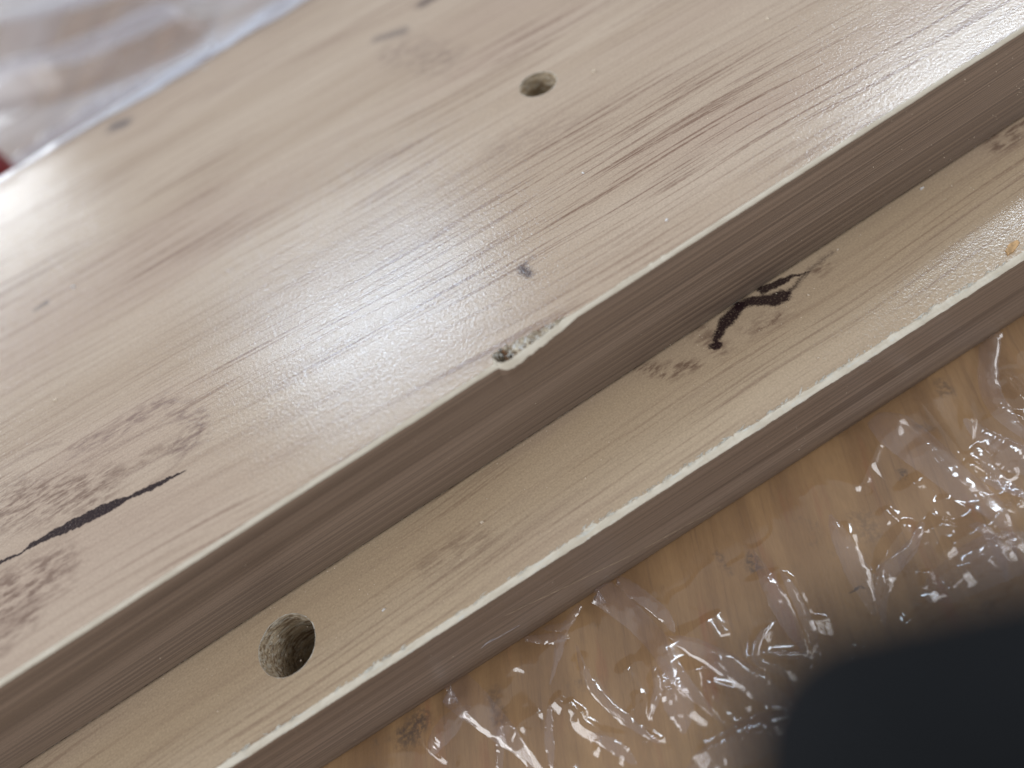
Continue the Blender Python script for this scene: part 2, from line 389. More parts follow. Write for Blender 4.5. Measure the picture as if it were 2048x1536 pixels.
def build_board(name, label, w, z0, depth, ang, mats, hole, inn, out, lip_out, chip, gap):
    """w: how far the front stands before y=0; ang: turn about z; hole (x, y, r) in the plane; the arrays describe the front lip"""
    m_lam, m_edge, m_cream = mats
    root = empty(name, (0, 0, 0)); tag(root, label, 'board', 'two stacked wood-effect boards')
    zt = z0+T
    yb = lambda x: -w-math.tan(ang)*x                     # front plane
    fy = yb(xs)
    # laminate face, cut by the hole and by the front lip
    outer = [Vector((x, y, zt)) for x, y in zip(xs, fy+inn)]
    outer += [Vector((XB, depth, zt)), Vector((XA, depth, zt))]
    hr = ring(*hole, 72, int(hole[2]*100), .045)
    inner = [Vector((x, y, zt)) for x, y in hr][::-1]
    tri = tessellate_polygon([outer, inner])
    vs = [tuple(p) for p in outer]+[tuple(p) for p in inner]
    f = []
    for a, b, c in tri:
        A, B, Cc = (Vector(vs[i]) for i in (a, b, c))
        f.append((a, b, c) if (B-A).cross(Cc-A).z > 0 else (a, c, b))
    mesh("laminate_face", vs, f, m_lam, root)
    # rounded cream lip between the face and the front
    k = 7; t = np.linspace(0, 1, k)
    Y = np.zeros((len(xs), k)); Z = np.zeros_like(Y)
    yi, zi, yo, zo = inn+chip['yin'], zt-.015-chip['zin'], lip_out['y'], zt-lip_out['z']
    for j, tt in enumerate(t):
        bul = .035*math.sin(math.pi*tt)**.6 if 0 < tt < 1 else 0
        Y[:, j] = fy+yi*(1-tt)+yo*tt-bul*.7; Z[:, j] = zi*(1-tt)+zo*tt+bul
    Z[:, 1:-1] += .03*n1(xs, 91+int(z0), 1.1, 3)[:, None]
    grid("edge_lip", np.repeat(xs[:, None], k, 1), Y, Z, m_cream, root, flip=False)
    # printed front band
    lev = np.array([0, .012, .03, .07, .14, .25, .5, .8, .97, 1.0])
    zz0 = z0+gap
    Y = np.zeros((len(xs), len(lev))); Z = np.zeros_like(Y)
    for j, l in enumerate(lev):
        Z[:, j] = zo*(1-l)+zz0*l
        Y[:, j] = fy+yo*np.exp(-l*9)+(.30 if l == 1 else 0.05 if l > .95 else 0)
    grid("edge_band", np.repeat(xs[:, None], len(lev), 1), Y, Z, m_edge, root)
    # core: back, ends and underside
    f0, f1 = yb(XA)+.25, yb(XB)+.25
    cv = [(XA, f0, zz0), (XB, f1, zz0), (XB, depth, zz0), (XA, depth, zz0), (XA, f0+.6, zt-.02), (XB, f1+.6, zt-.02), (XB, depth, zt-.02), (XA, depth, zt-.02)]
    mesh("core", cv, [(3, 2, 1, 0), (1, 2, 6, 5), (2, 3, 7, 6), (3, 0, 4, 7)], M_CORE, root)
    # bored hole: rough wall and floor
    n = 72; zl = np.linspace(zt-.02, zt-11.5, 24); a = np.linspace(0, 2*np.pi, n+1)
    X = np.zeros((n+1, len(zl))); Y = X.copy(); Zg = X.copy()
    for j, z in enumerate(zl):
        base = np.concatenate([hr, hr[:1]])-np.array(hole[:2])
        s = 1+(.0 if j == 0 else .035)*n2(a*hole[2]*1.0+np.cos(a)*5, z+np.sin(a)*5, 5+j*0, 1.6, 3)
        s[-1] = s[0]
        X[:, j] = hole[0]+base[:, 0]*s; Y[:, j] = hole[1]+base[:, 1]*s; Zg[:, j] = z
    hw = grid("drill_hole", X, Y, Zg, M_HOLE, root, smooth=False, flip=True)
    rr = np.linspace(0, 1, 8)
    A, Rr = np.meshgrid(a, rr, indexing='ij')
    Xb = hole[0]+(X[:, -1]-hole[0])[:, None]*Rr; Yb = hole[1]+(Y[:, -1]-hole[1])[:, None]*Rr
    hb = grid("hole_floor", Xb, Yb, zl[-1]+.4*n2(Xb, Yb, 3, 1.4, 3)+.8*(1-Rr), M_HOLE, hw, smooth=False)
    # frayed paper round the hole
    wid = .012+.15*np.clip(n1(a*9, 40+int(z0), 1.5, 3)-.15+.45*np.cos(a+.5), 0, 1)
    wid[-1] = wid[0]
    bx = np.concatenate([hr, hr[:1]]); cen = np.array(hole[:2]); dirv = (bx-cen)/np.linalg.norm(bx-cen, axis=1)[:, None]
    q0 = bx-dirv*.005; q1 = bx+dirv*wid[:, None]*.5; q2 = bx+dirv*wid[:, None]
    grid("frayed_rim", np.stack([q0[:, 0], q1[:, 0], q2[:, 0]], 1), np.stack([q0[:, 1], q1[:, 1], q2[:, 1]], 1),
         np.stack([np.full(n+1, zt-.03), zt+.03+.05*wid, np.full(n+1, zt+.001)], 1), M_FRINGE, hw, flip=True)
    return root, fy

h1 = at(1075.5, 168.5, Z2); h2 = at(574, 1290, Z1)
# --- upper board: smooth lip, one chip
xa = at(1001, 741, Z2-.6)[0]; xb = at(1150, 634, Z2-.6)[0]
u = np.clip((xs-xa)/(xb-xa), 0, 1)
bulge = np.where((xs > xa) & (xs < xb), np.sin(np.pi/2*np.clip(u/.17, 0, 1))**.7*(1-u)**.8*(1+.22*n1(xs, 77, 2.1, 3)), 0)
pit = np.where((xs > xa-.25) & (xs < xb), np.clip((xs-xa+.25)/.35, 0, 1)*np.clip((xb-xs)/1.2, 0, 1), 0)
teeth = np.exp(-((xs-at(1310, 515, Z2)[0])/6)**2)
inn1 = .40+.07*n1(xs, 5, .16, 3)+.16*np.clip(n1(xs, 6, 1.8, 3), 0, 1)*teeth*2.2+.02*n1(xs, 8, 3, 2)
inn1 = inn1+pit*((1.25*(1-u)**1.0+.20)*(1+.40*n1(xs, 15, 2.2, 3)))
lip1 = dict(y=-.95*bulge, z=.42+.07*n1(xs, 12, .2, 3)+.025*n1(xs, 13, 2.2, 2)+.42*bulge)
chip1 = dict(yin=-(inn1-(-.95*bulge+.62))*np.clip(bulge*3, 0, 1), zin=.10*bulge)
upper, fy1 = build_board("upper_board", "upper wood-effect board with a chipped front edge and a small hole", 0.0, Z1, float(at(157, 268, Z2)[1]), 0.0,
                         (M_TOP, M_EDGE1, M_CREAM), (h1[0], h1[1], 2.60), inn1, None, lip1, chip1, .16)
# crumbled core in the chip
sel = np.where((xs > xa-.3) & (xs < xb+.1))[0]
k = 22; t = np.linspace(0, 1, k)
X = np.repeat(xs[sel][:, None], k, 1)
ys0 = (inn1+.02)[sel]; ys1 = (inn1+chip1['yin'])[sel]+.06
Y = ys0[:, None]*(1-t)+ys1[:, None]*t
dep = np.sin(np.pi*np.clip(t, 0, 1))**.6
uu = u[sel]
rough = n2(X, Y, 8, 1.6, 4)
deep = np.exp(-((X-xa-.9)/.55)**2)
Z = Z2-.03-pit[sel][:, None]*dep*(.10+.34*(rough+.45)+2.0*deep)-.16*bulge[sel][:, None]*t
grid("chipped_core", X, Y, np.minimum(Z, Z2-.02), M_PIT, upper, smooth=False)
# loose white fibres standing in the chip
fib_v, fib_f = [], []
for i in range(26):
    q = random.random()**1.1; x = xa+.3+q*(xb-xa-1.2); j = int((x-XA)/DX)
    y = inn1[j]*(.25+.7*random.random())+(inn1+chip1['yin'])[j]*(.2); z = Z2-.20*random.random()
    d = np.array([random.uniform(-1, 1), random.uniform(-.8, .8), random.uniform(.1, .7)]); d /= np.linalg.norm(d)
    L = random.uniform(.18, .6); p = np.array([x, y, z-.12]); sdir = np.cross(d, [0, 0, 1.]); sdir *= random.uniform(.03, .09)/(np.linalg.norm(sdir)+1e-6)
    o = len(fib_v)
    fib_v += [p-sdir, p+sdir, p+d*L+sdir*.5, p+d*L-sdir*.4, p+d*L*.5+np.array([0, 0, .08])]
    fib_f += [(o, o+1, o+4), (o+1, o+2, o+4), (o+2, o+3, o+4), (o+3, o, o+4), (o, o+3, o+2, o+1)]
fb = mesh("wood_fibres", fib_v, fib_f, M_FRINGE, upper); tag(fb, kind='stuff')

M_BROWN = plain("brown_core", (.17, .085, .035), .8, .5, 3, .1); M_PITSHADE = plain("pit_shade", (.03, .018, .012), .9, .4, 3, .1)  # near-black bits paint the shade of the small hole in the chip
for i, (px, py, sz, m, fl) in enumerate(((1011, 708, .38, M_BROWN, .5), (1012, 716, .24, M_BROWN, .6), (1021, 711, .20, M_PITSHADE, .4), (1025, 716, .12, M_PITSHADE, .5), (1006, 702, .20, M_BROWN, .5))):
    r = np.random.default_rng(700+i); nn = 9; a = np.sort(r.uniform(0, 2*np.pi, nn)); q = at(px, py, Z2-.12)
    rr = sz*r.uniform(.6, 1.2, nn); lo = np.stack([q[0]+rr*np.cos(a), q[1]+rr*np.sin(a), np.full(nn, Z2-.5)], 1)
    hi = lo*1.0; hi[:, :2] = q[:2]+(lo[:, :2]-q[:2])*.7; hi[:, 2] = Z2-.10+r.normal(0, .04, nn)
    V = np.concatenate([lo, hi, [[q[0], q[1], Z2-.10-fl*.2]]])
    mesh("core_and_shade_fragment", V, [(k, (k+1) % nn, nn+(k+1) % nn, nn+k) for k in range(nn)]+[(nn+k, nn+(k+1) % nn, 2*nn) for k in range(nn)], m, upper)

# --- lower board: ragged lip
W0, WS = 14.3125, 0.0181
rag = np.clip(n1(xs, 31, .22, 2)+.65, .15, 1.2)
saw = np.abs(n1(xs, 33, 1.35, 3))
inn2 = .62+.06*n1(xs, 35, .3, 2)+.60*rag*saw*np.clip(n1(xs, 36, .5, 2)+.5, 0, 1)+.05*n1(xs, 38, 4, 2)
zl2 = .50+.05*n1(xs, 41, .35, 2)+.34*np.clip(n1(xs, 43, 1.0, 3), 0, 1)*rag+.04*n1(xs, 44, 3.5, 2)
lip2 = dict(y=-.02+.02*n1(xs, 46, .6, 2), z=zl2)
chip2 = dict(yin=np.zeros_like(xs), zin=np.zeros_like(xs))
lower, fy2 = build_board("lower_board", "lower wood-effect board with a ragged front edge and a bigger hole", W0, 0.02, 92.0, math.atan(WS),
                         (M_LOW, M_EDGE2, M_CREAM2), (h2[0], h2[1], 3.48), inn2, None, lip2, chip2, .10)
# torn slivers of laminate along the ragged lip
fv, ff = [], []
for i in range(420):
    x = random.uniform(-60, 75); j = int((x-XA)/DX)
    if random.random() > rag[j]: continue
    y = fy2[j]+inn2[j]+random.uniform(-.10, .22); L = random.uniform(.15, 1.1)*(1.6 if random.random() < .1 else 1); wd = random.uniform(.03, .10)
    a = random.gauss(.1, .35); d = np.array([math.cos(a), math.sin(a), 0]); s = np.array([-d[1], d[0], 0])*wd
    p = np.array([x, y, Z1+.02+.015]); o = len(fv); lift = random.uniform(.0, .10)
    fv += [p-d*L*.5, p-s, p+d*L*.5+np.array([0, 0, lift]), p+s, p+np.array([0, 0, .05+lift])]
    ff += [(o, o+1, o+4), (o+1, o+2, o+4), (o+2, o+3, o+4), (o+3, o, o+4), (o+3, o+2, o+1, o)]
fr = mesh("torn_fringe", fv, ff, M_FRINGE, lower); tag(fr, kind='stuff')
# long light scratch on the lower front band, and a pale scuff
def on_front(px, py, lift):
    d = FWD + RIGHT*(px-1024)/F_PX - UP*(py-768)/F_PX
    # y = -W0-WS*x - lift
    t = (-W0-lift-EYE[1]-WS*EYE[0])/(d[1]+WS*d[0])
    return EYE+d*t
def strip(name, pts, widths, mat, parent, lift=.015):
    P = np.array([on_front(x, y, lift) for x, y in pts]); n = len(P)
    tg = np.gradient(P, axis=0); nn = np.array([-tg[:, 2], 0*tg[:, 0], tg[:, 0]]).T; nn /= np.linalg.norm(nn, axis=1)[:, None]
    w = np.array(widths)[:, None]
    V = np.stack([P-nn*w, P+np.array([0, -.025, 0]), P+nn*w], 1)
    return grid(name, V[:, :, 0], V[:, :, 1], V[:, :, 2], mat, parent)
M_SCR = plain("scratch", (.50, .38, .26), .5, .3, 1.5)
sp = [(1010, 1232), (1060, 1207), (1110, 1184), (1160, 1160), (1220, 1131), (1270, 1107), (1330, 1074), (1400, 1036), (1440, 1013)]
strip("scratch", sp, [.01, .02, .035, .045, .045, .04, .04, .03, .01], M_SCR, lower)
M_SCUF = plain("scuff", (.46, .44, .47), .6, .35, 2.5)
for pts, wd in (([(962, 1297), (975, 1286), (995, 1276), (1015, 1264), (1038, 1251)], [.02, .10, .07, .04, .01]),
                ([(965, 1292), (980, 1281), (990, 1276)], [.02, .05, .01]),
                ([(1725, 728), (1733, 723), (1741, 722)], [.03, .07, .03])):
    strip("scuff_mark", pts, wd, M_SCUF, lower, .012)

# ------------------------------------------------------------------ clear film in front
def dist_poly(X, Y, P):
    best = np.full(X.shape, 1e9); tt = np.zeros(X.shape); n = len(P)-1
    for i in range(n):
        (ax, ay), (bx, by) = P[i][:2], P[i+1][:2]
        dx, dy = bx-ax, by-ay; L = dx*dx+dy*dy+1e-9
        t = np.clip(((X-ax)*dx+(Y-ay)*dy)/L, 0, 1)
        d = np.hypot(X-ax-t*dx, Y-ay-t*dy)
        m = d < best; best = np.where(m, d, best); tt = np.where(m, (i+t)/n, tt)
    return best, tt
PX = lambda pts, z=.8: [tuple(at(x, y, z)[:2]) for x, y in pts]
film = empty("plastic_film"); tag(film, "clear crinkled plastic film on the bench in front of the boards", 'plastic film')
gx = np.arange(-80, 100, .25); gy = np.arange(-78, -8, .25)
X, Y = np.meshgrid(gx, gy, indexing='ij')
wx = X+2.5*n2(X, Y, 61, .07, 2); wy = Y+2.5*n2(X, Y, 62, .07, 2)
base = 1.0+.95*n2(wx, wy, 63, .060, 1)+.05*n2(wx, wy, 64, .16, 1)
rid = 1-np.abs(n2(wx, wy, 66, .11, 1)); base += .9*np.clip(rid-.86, 0, 1)*5*.30*np.clip(n2(X, Y, 67, .06)+.2, 0, 1)
rid = 1-np.abs(n2(wx*1.2, wy*.7, 68, .20, 1)); base += .8*np.clip(rid-.86, 0, 1)*3*.22*np.clip(n2(X, Y, 69, .05)+.5, 0, 1)
for ang, lo, seed in ((-62, -60, 141), (-47, -60, 143), (-85, 10, 145), (-15, 25, 147)):
    ca, sa = math.cos(math.radians(ang)), math.sin(math.radians(ang))
    al, ac = wx*ca+wy*sa, -wx*sa+wy*ca
    ac = ac+1.5*n2(X, Y, seed+50, .05, 1)
    r1 = 1-np.abs(n2(al*.16, ac, seed, .34, 1)); r2 = 1-np.abs(n2(al*.22, ac, seed+1, .75, 1))
    msk = np.clip(n2(X, Y, seed+7, .045, 1)+.15, 0, 1)
    base = base+msk*.07*r1**5
Zf = base
ridges = [  # pixels, half width, height, sharp
    ([(1165, 1310), (1180, 1360), (1215, 1405), (1262, 1447), (1310, 1482), (1345, 1500)], .45, .9, 1),
    ([(1550, 1245), (1517, 1285), (1510, 1318), (1530, 1335), (1570, 1352), (1592, 1380)], .40, .8, 1),
    ([(1520, 1310), (1570, 1313), (1625, 1316)], .35, .5, 1),
    ([(1075, 1258), (1120, 1262), (1158, 1245)], .45, .8, 1), ([(1050, 1276), (1090, 1283), (1145, 1284)], .45, .8, 1),
    ([(1315, 1350), (1322, 1395), (1302, 1442)], .5, .7, 0), ([(1273, 1385), (1277, 1412), (1258, 1436)], .4, .5, 0),
    ([(868, 1510), (900, 1470), (945, 1418)], 1.15, 1.1, 0), ([(1672, 875), (1725, 862)], 1.0, .9, 0),
    ([(1405, 1238), (1445, 1292)], 1.0, .8, 0), ([(1110, 1400), (1135, 1425)], .5, .6, 0), ([(1135, 1410), (1172, 1438)], .45, .6, 0),
    ([(1390, 1355), (1430, 1340), (1450, 1325)], .35, .5, 1), ([(1420, 1370), (1470, 1385), (1500, 1440)], .4, .7, 1),
    ([(1140, 1440), (1200, 1470), (1260, 1480), (1330, 1490)], .6, .7, 0), ([(1180, 1495), (1240, 1505), (1262, 1520)], .6, .7, 0),
    ([(1380, 1515), (1460, 1490), (1530, 1470), (1600, 1430)], .5, 1.2, 1), ([(1400, 1540), (1500, 1480), (1580, 1440)], .5, 1.3, 1),
    ([(1800, 1040), (1806, 1070), (1780, 1100), (1758, 1140), (1765, 1200)], .6, .8, 0),
    ([(1765, 1020), (1790, 1050)], .5, .7, 0), ([(1860, 1180), (1850, 1140)], .5, .6, 0),
    ([(1830, 1080), (1880, 1060), (1905, 1060)], .35, .5, 1), ([(1940, 1060), (1985, 1100), (2010, 1160)], .5, 1.0, 1),
    ([(1945, 900), (1990, 930), (2025, 962)], .35, .6, 1), ([(1960, 970), (2010, 985), (2060, 1012)], .4, .7, 1),
    ([(1995, 755), (2020, 770), (2050, 820)], .6, 1.2, 0), ([(2000, 790), (2010, 830), (2050, 850)], .35, .9, 1),
    ([(2030, 705), (2060, 700)], .5, .9, 0), ([(1920, 845), (1950, 848)], .3, .7, 1),
    ([(1690, 1040), (1720, 1150), (1750, 1230)], .4, .8, 1), ([(1515, 1140), (1560, 1220)], .4, .7, 1),
    ([(1560, 1140), (1600, 1220), (1620, 1310)], .5, .8, 0), ([(1625, 1230), (1640, 1280)], .8, .6, 0),
    ([(1930, 930), (1990, 975), (2055, 1035)], .3, .8, 1), ([(1960, 1090), (2010, 1060), (2060, 1040)], .3, .9, 1),
    ([(1870, 1000), (1940, 1030), (2010, 1050)], .35, .6, 1), ([(1240, 1330), (1290, 1395), (1350, 1440)], .5, .8, 1), ([(1290, 1300), (1340, 1370), (1400, 1430), (1440, 1460)], .35, .9, 1),
    ([(980, 1300), (1010, 1330), (1080, 1350)], .6, .6, 0), ([(1020, 1500), (1050, 1450), (1090, 1430)], .35, .7, 1),
    ([(1875, 1120), (2060, 1010)], 1.6, 2.2, 0), ([(1900, 1180), (1990, 1120), (2060, 1085)], 1.2, 2.4, 1),
]
rr_ = random.Random(23)
loose = []
while len(loose) < 24:                        # loose random creases between the traced ones
    px, py = rr_.uniform(640, 2060), rr_.uniform(660, 1560)
    p = at(px, py, .8)
    if p[1] > -W0-WS*p[0]-2.5 or (1230 < px < 1740 and 1000 < py < 1225): continue
    a = math.radians(rr_.choice([rr_.gauss(-78, 14), rr_.gauss(-100, 14), rr_.gauss(-30, 25), rr_.gauss(20, 30)]))
    L = rr_.uniform(6, 17); c = rr_.uniform(-.12, .12)
    pts = []; x, y = p[0], p[1]
    for k in range(7):
        pts.append((x, y)); x += L/6*math.cos(a); y += L/6*math.sin(a); a += c
    loose.append((pts, rr_.uniform(.5, .8), 0, 1))
for pts, sg, h, sharp in [(PX(r[0]),)+r[1:] for r in ridges]+loose:
    d, t = dist_poly(wx*.15+X*.85, wy*.15+Y*.85, pts)
    fade = np.clip(np.minimum(t, 1-t)*6+.15, 0, 1)
    sg, h = (max(1.0, sg*2.2), .62*max(1.0, sg*2.2)) if sharp else ((sg*1.5, min(h, .8*sg*1.5)) if sg < 1.2 else (sg, h*.8))
    Zf = Zf+h*fade*(np.exp(-(np.sqrt(d*d+.030)-.17)/sg) if sharp else np.exp(-(d/sg)**2))
# settles under the board's lower edge
gapd = (-W0-WS*X)-Y
Zf = np.where(gapd < 0, .012, .03+Zf*np.clip(gapd/3.0, 0, 1)**.8)
Zf = np.clip(Zf, .015, 6)
keep = gapd > -3.0
idx = np.arange(X.size).reshape(X.shape)
a, b, c, d = idx[:-1, :-1], idx[1:, :-1], idx[1:, 1:], idx[:-1, 1:]
mk = (gapd[:-1, :-1] > -1.0)
mesh("sheet", np.stack([X, Y, np.where(gapd < .05, .014, Zf)], -1).reshape(-1, 3), np.stack([a[mk], b[mk], c[mk], d[mk]], -1), M_FILM, film, True)
hs_grid = (gx, gy, Zf)
def film_z(x, y):
    i = np.clip(((x-gx[0])/.25).astype(int), 0, len(gx)-1); j = np.clip(((y-gy[0])/.25).astype(int), 0, len(gy)-1)
    return Zf[i, j]
# doubled-over pleats of the same film
def spline(P, n):
    P = np.array(P, float); t = np.linspace(0, len(P)-1, n); i = np.clip(t.astype(int), 0, len(P)-2); u = (t-i)[:, None]
    g = lambda k: P[np.clip(k, 0, len(P)-1)]
    p0, p1, p2, p3 = g(i-1), g(i), g(i+1), g(i+2)
    return .5*((2*p1)+(-p0+p2)*u+(2*p0-5*p1+4*p2-p3)*u*u+(-p0+3*p1-3*p2+p3)*u**3)
pleats = [
    ([(868, 1338, 2.6), (905, 1372, .9), (950, 1410, .6), (1000, 1455, .6), (1045, 1500, .5), (1070, 1540, .5)], [3.6, 4.2, 4.0, 3.0, 2.4, 2.0], .9),
    ([(1166, 1146, 3.2), (1205, 1185, 1.2), (1262, 1232, .7), (1316, 1290, .6), (1352, 1350, .6), (1400, 1405, .6), (1450, 1455, .6)], [3.6, 3.4, 3.0, 2.6, 2.2, 1.8, 1.4], .8),
    ([(1225, 1150, .8), (1270, 1185, .7), (1328, 1232, .6), (1352, 1275, .5)], [1.2, 1.8, 1.6, 1.0], .6),
    ([(1338, 1278, .5), (1400, 1305, .7), (1470, 1345, .9), (1530, 1385, .9), (1590, 1430, .8)], [.8, 2.2, 2.8, 3.2, 3.0], 1.0),
    ([(1158, 1206, 2.0), (1142, 1250, .6), (1124, 1310, .5), (1106, 1376, .4)], [1.0, 1.0, 1.0, .5], .5),
    ([(1107, 1415, .4), (1103, 1470, .5), (1110, 1545, .5)], [.6, 1.1, 1.0], .5),
    ([(1748, 822, 3.0), (1800, 875, .9), (1855, 925, .7), (1905, 970, .8), (1955, 1015, .8), (2000, 1075, .8), (2024, 1118, .8)], [5.4, 5.0, 4.6, 3.8, 3.2, 2.2, 1.2], .8),
    ([(1996, 640, 2.5), (1982, 690, 1.2), (1978, 750, 1.0), (1990, 805, 1.0), (2022, 850, 1.0), (2070, 895, 1.0)], [1.8, 2.2, 2.2, 2.2, 2.4, 2.4], .9),
    ([(1660, 1030, .5), (1688, 1090, .6), (1716, 1150, .6), (1750, 1230, .6)], [1.0, 2.2, 2.6, 2.2], .8),
    ([(1508, 1105, .4), (1535, 1165, .5), (1572, 1235, .6), (1618, 1320, .6)], [.5, 1.7, 2.2, 1.8], .8),
    ([(1925, 845, .7), (1975, 880, 1.0), (2025, 915, 1.2), (2075, 945, 1.2)], [.8, 2.6, 4.2, 5.0], 1.2),
    ([(1850, 1195, 1.2), (1930, 1150, 2.0), (2000, 1115, 2.2), (2075, 1070, 2.2)], [2.5, 4.5, 5.0, 5.0], 1.4),
    ([(1158, 1296, .5), (1185, 1370, .6), (1245, 1435, .7), (1322, 1490, .7)], [.5, 1.1, 1.3, 1.0], .9),
    ([(1552, 1243, .6), (1519, 1283, .7), (1511, 1318, .7), (1532, 1337, .7), (1572, 1353, .7), (1596, 1386, .7)], [.6, .9, 1.0, 1.0, .9, .7], 1.0),
    ([(1518, 1309, .6), (1570, 1313, .7), (1630, 1317, .7)], [.5, .8, .8], .9),
    ([(1842, 1050, .6), (1820, 1100, .7), (1772, 1150, .8), (1762, 1195, .8), (1770, 1250, .8)], [.8, 1.3, 2.0, 1.6, 1.2], .9),
    ([(1560, 1140, .5), (1592, 1200, .6), (1622, 1270, .6), (1640, 1330, .6)], [.6, 1.1, 1.2, .9], .9),
    ([(1322, 1320, .5), (1345, 1375, .7), (1362, 1420, .7), (1370, 1470, .6)], [.8, 2.2, 3.2, 2.4], .8),
    ([(1312, 1340, .5), (1320, 1390, .6), (1300, 1445, .6)], [.6, 1.0, .8], .9),
    ([(866, 1512, .6), (900, 1468, .8), (948, 1416, .7)], [1.2, 2.6, 1.8], .9),
    ([(1002, 1545, .5), (1006, 1495, .6), (1012, 1450, .5)], [.8, 1.0, .7], .9),
    ([(1940, 892, .8), (1985, 955, 1.0), (2040, 1015, 1.0)], [.8, 1.4, 1.2], 1.0),
    ([(1955, 965, .8), (2000, 985, 1.0), (2065, 1015, 1.0)], [.6, 1.0, 1.0], 1.0),
    ([(1930, 1065, .8), (1975, 1095, 1.0), (2010, 1165, 1.0)], [.8, 1.3, 1.2], 1.0),
    ([(1048, 1276, .5), (1092, 1284, .6), (1146, 1284, .6)], [.7, 1.2, 1.4], .9),
    ([(1090, 1258, .4), (1125, 1262, .5), (1156, 1248, .5)], [.5, 1.0, .9], .9),
    ([(1180, 1472, .5), (1235, 1498, .6), (1275, 1530, .6)], [.7, 1.4, 1.2], .9),
    ([(1370, 1560, 1.2), (1450, 1510, 1.5), (1530, 1470, 1.7), (1610, 1425, 1.7)], [2.0, 3.5, 4.0, 4.0], 1.4),
]
for pi, (pts, wid, arch) in enumerate(pleats):
    n = 90; k = 13
    P = spline([at(x, y, z) for x, y, z in pts], n); wv = spline(np.array(wid)[:, None], n)[:, 0]
    P[:, 1] = np.minimum(P[:, 1], -W0-WS*P[:, 0]-.3); wv = wv*np.clip(.35+np.linspace(0, 1, n)*5, 0, 1)*np.clip(.04+(1-np.linspace(0, 1, n))*3, 0, 1)**.7
    tg = np.gradient(P, axis=0); sd = np.stack([-tg[:, 1], tg[:, 0], 0*tg[:, 0]], 1); sd /= np.linalg.norm(sd, axis=1)[:, None]
    s = np.linspace(-1, 1, k)
    q = np.linspace(0, 1, n); edge = .10*n1(q*30, 200+pi, .6, 2)
    XX = P[:, 0:1]+sd[:, 0:1]*s*(wv*(.5)+edge)[:, None]; YY = P[:, 1:2]+sd[:, 1:2]*s*(wv*.5+edge)[:, None]
    prof = 1-np.abs(s)**2.4
    YY = np.minimum(YY, -W0-WS*XX-.10)
    near = film_z(P[:, 0], P[:, 1])
    for _ in range(60): near = np.concatenate([near[:1], (near[:-2]+near[1:-1]+near[2:])/3, near[-1:]])
    near = near[:, None]+.10
    rise = np.clip((P[:, 2]-np.array([p[2] for p in pts]).min()), 0, 9)[:, None]
    ZZ = near+.06+.19*wv[:, None]*arch**.5*prof[None, :]*(.75+.35*n1(q*20, 300+pi, .5, 2))[:, None]*np.clip(np.minimum(q, 1-q)*8+.2, 0, 1)[:, None]
    dr = (s[None, :]*wv[:, None]*.5)+.5*n1(q*9, 400+pi, .5, 1)[:, None]
    ZZ = ZZ+.07*(1-np.abs(n2(dr, q[:, None]*2.5+dr*0, 420+pi, 1.5, 1)))**5
    ZZ = ZZ+.35*rise*(1-.25*s*s)+.03*n2(XX, YY, 90+pi, .5, 2)
    grid("film_fold", XX, YY, np.maximum(ZZ, .03), M_FOLD, film)

# ------------------------------------------------------------------ film bunched up behind the boards
rear = empty("plastic_film"); tag(rear, "milky loose plastic film bunched up behind the upper board", 'plastic film')
gx = np.arange(-230, 110, .9); gy = np.arange(88.5, 470, .7)
X, Y = np.meshgrid(gx, gy, indexing='ij')
wx = X+6*n2(X, Y, 71, .03, 2); wy = Y+6*n2(X, Y, 72, .03, 2)
Zr = 6+5*n2(wx*.35, wy, 73, .022, 1)
rid = 1-np.abs(n2(wx*.4, wy, 76, .06, 1)); Zr += 2*np.clip(rid-.8, 0, 1)
for pts, sg, h, z in (([(-20, 300), (60, 248), (160, 185), (280, 125), (420, 62)], 2.2, 9, 16), ([(20, 310), (150, 232), (280, 172), (400, 92)], 2.0, 7, 16),
                      ([(-20, 150), (110, 120), (230, 70), (330, 20)], 5.0, 9, 14), ([(-20, 90), (120, 60), (260, 10)], 9.0, 10, 10), ([(200, 210), (420, 100), (520, 30)], 1.6, 6, 18)):
    d, t = dist_poly(wx*.2+X*.8, wy*.2+Y*.8, [tuple(at(x, y, z)[:2]) for x, y in pts])
    Zr = Zr+h*np.exp(-(d/sg)**2)
Zr = np.clip(Zr, .4, 24)
ed = float(at(157, 268, Z2)[1]); st = 2.2*n1(X[:, :1]*1.0, 78, .05, 2)
u = np.clip((Y-ed-1.0-st)/16, 0, 1); u = u*u*(3-2*u)
top = 30.30+.9*np.abs(n2(X*.3, Y, 79, .30, 2))+np.clip(Y-ed, 0, 9)*.10*(1+n2(X, Y, 80, .05))
Zr = top*(1-u)+Zr*u
Zr = np.where(Y < ed+.6, np.maximum(Zr, 30.12), Zr)
keep_r = Y[:-1, :-1] > (ed-2.2+1.8*n1(X[:, :1], 81, .06, 3))[:-1]
idx = np.arange(X.size).reshape(X.shape)
a, b, c, d = idx[:-1, :-1], idx[1:, :-1], idx[1:, 1:], idx[:-1, 1:]
mesh("sheet", np.stack([X, Y, Zr], -1).reshape(-1, 3), np.stack([a[keep_r], b[keep_r], c[keep_r], d[keep_r]], -1), M_REAR, rear, True)

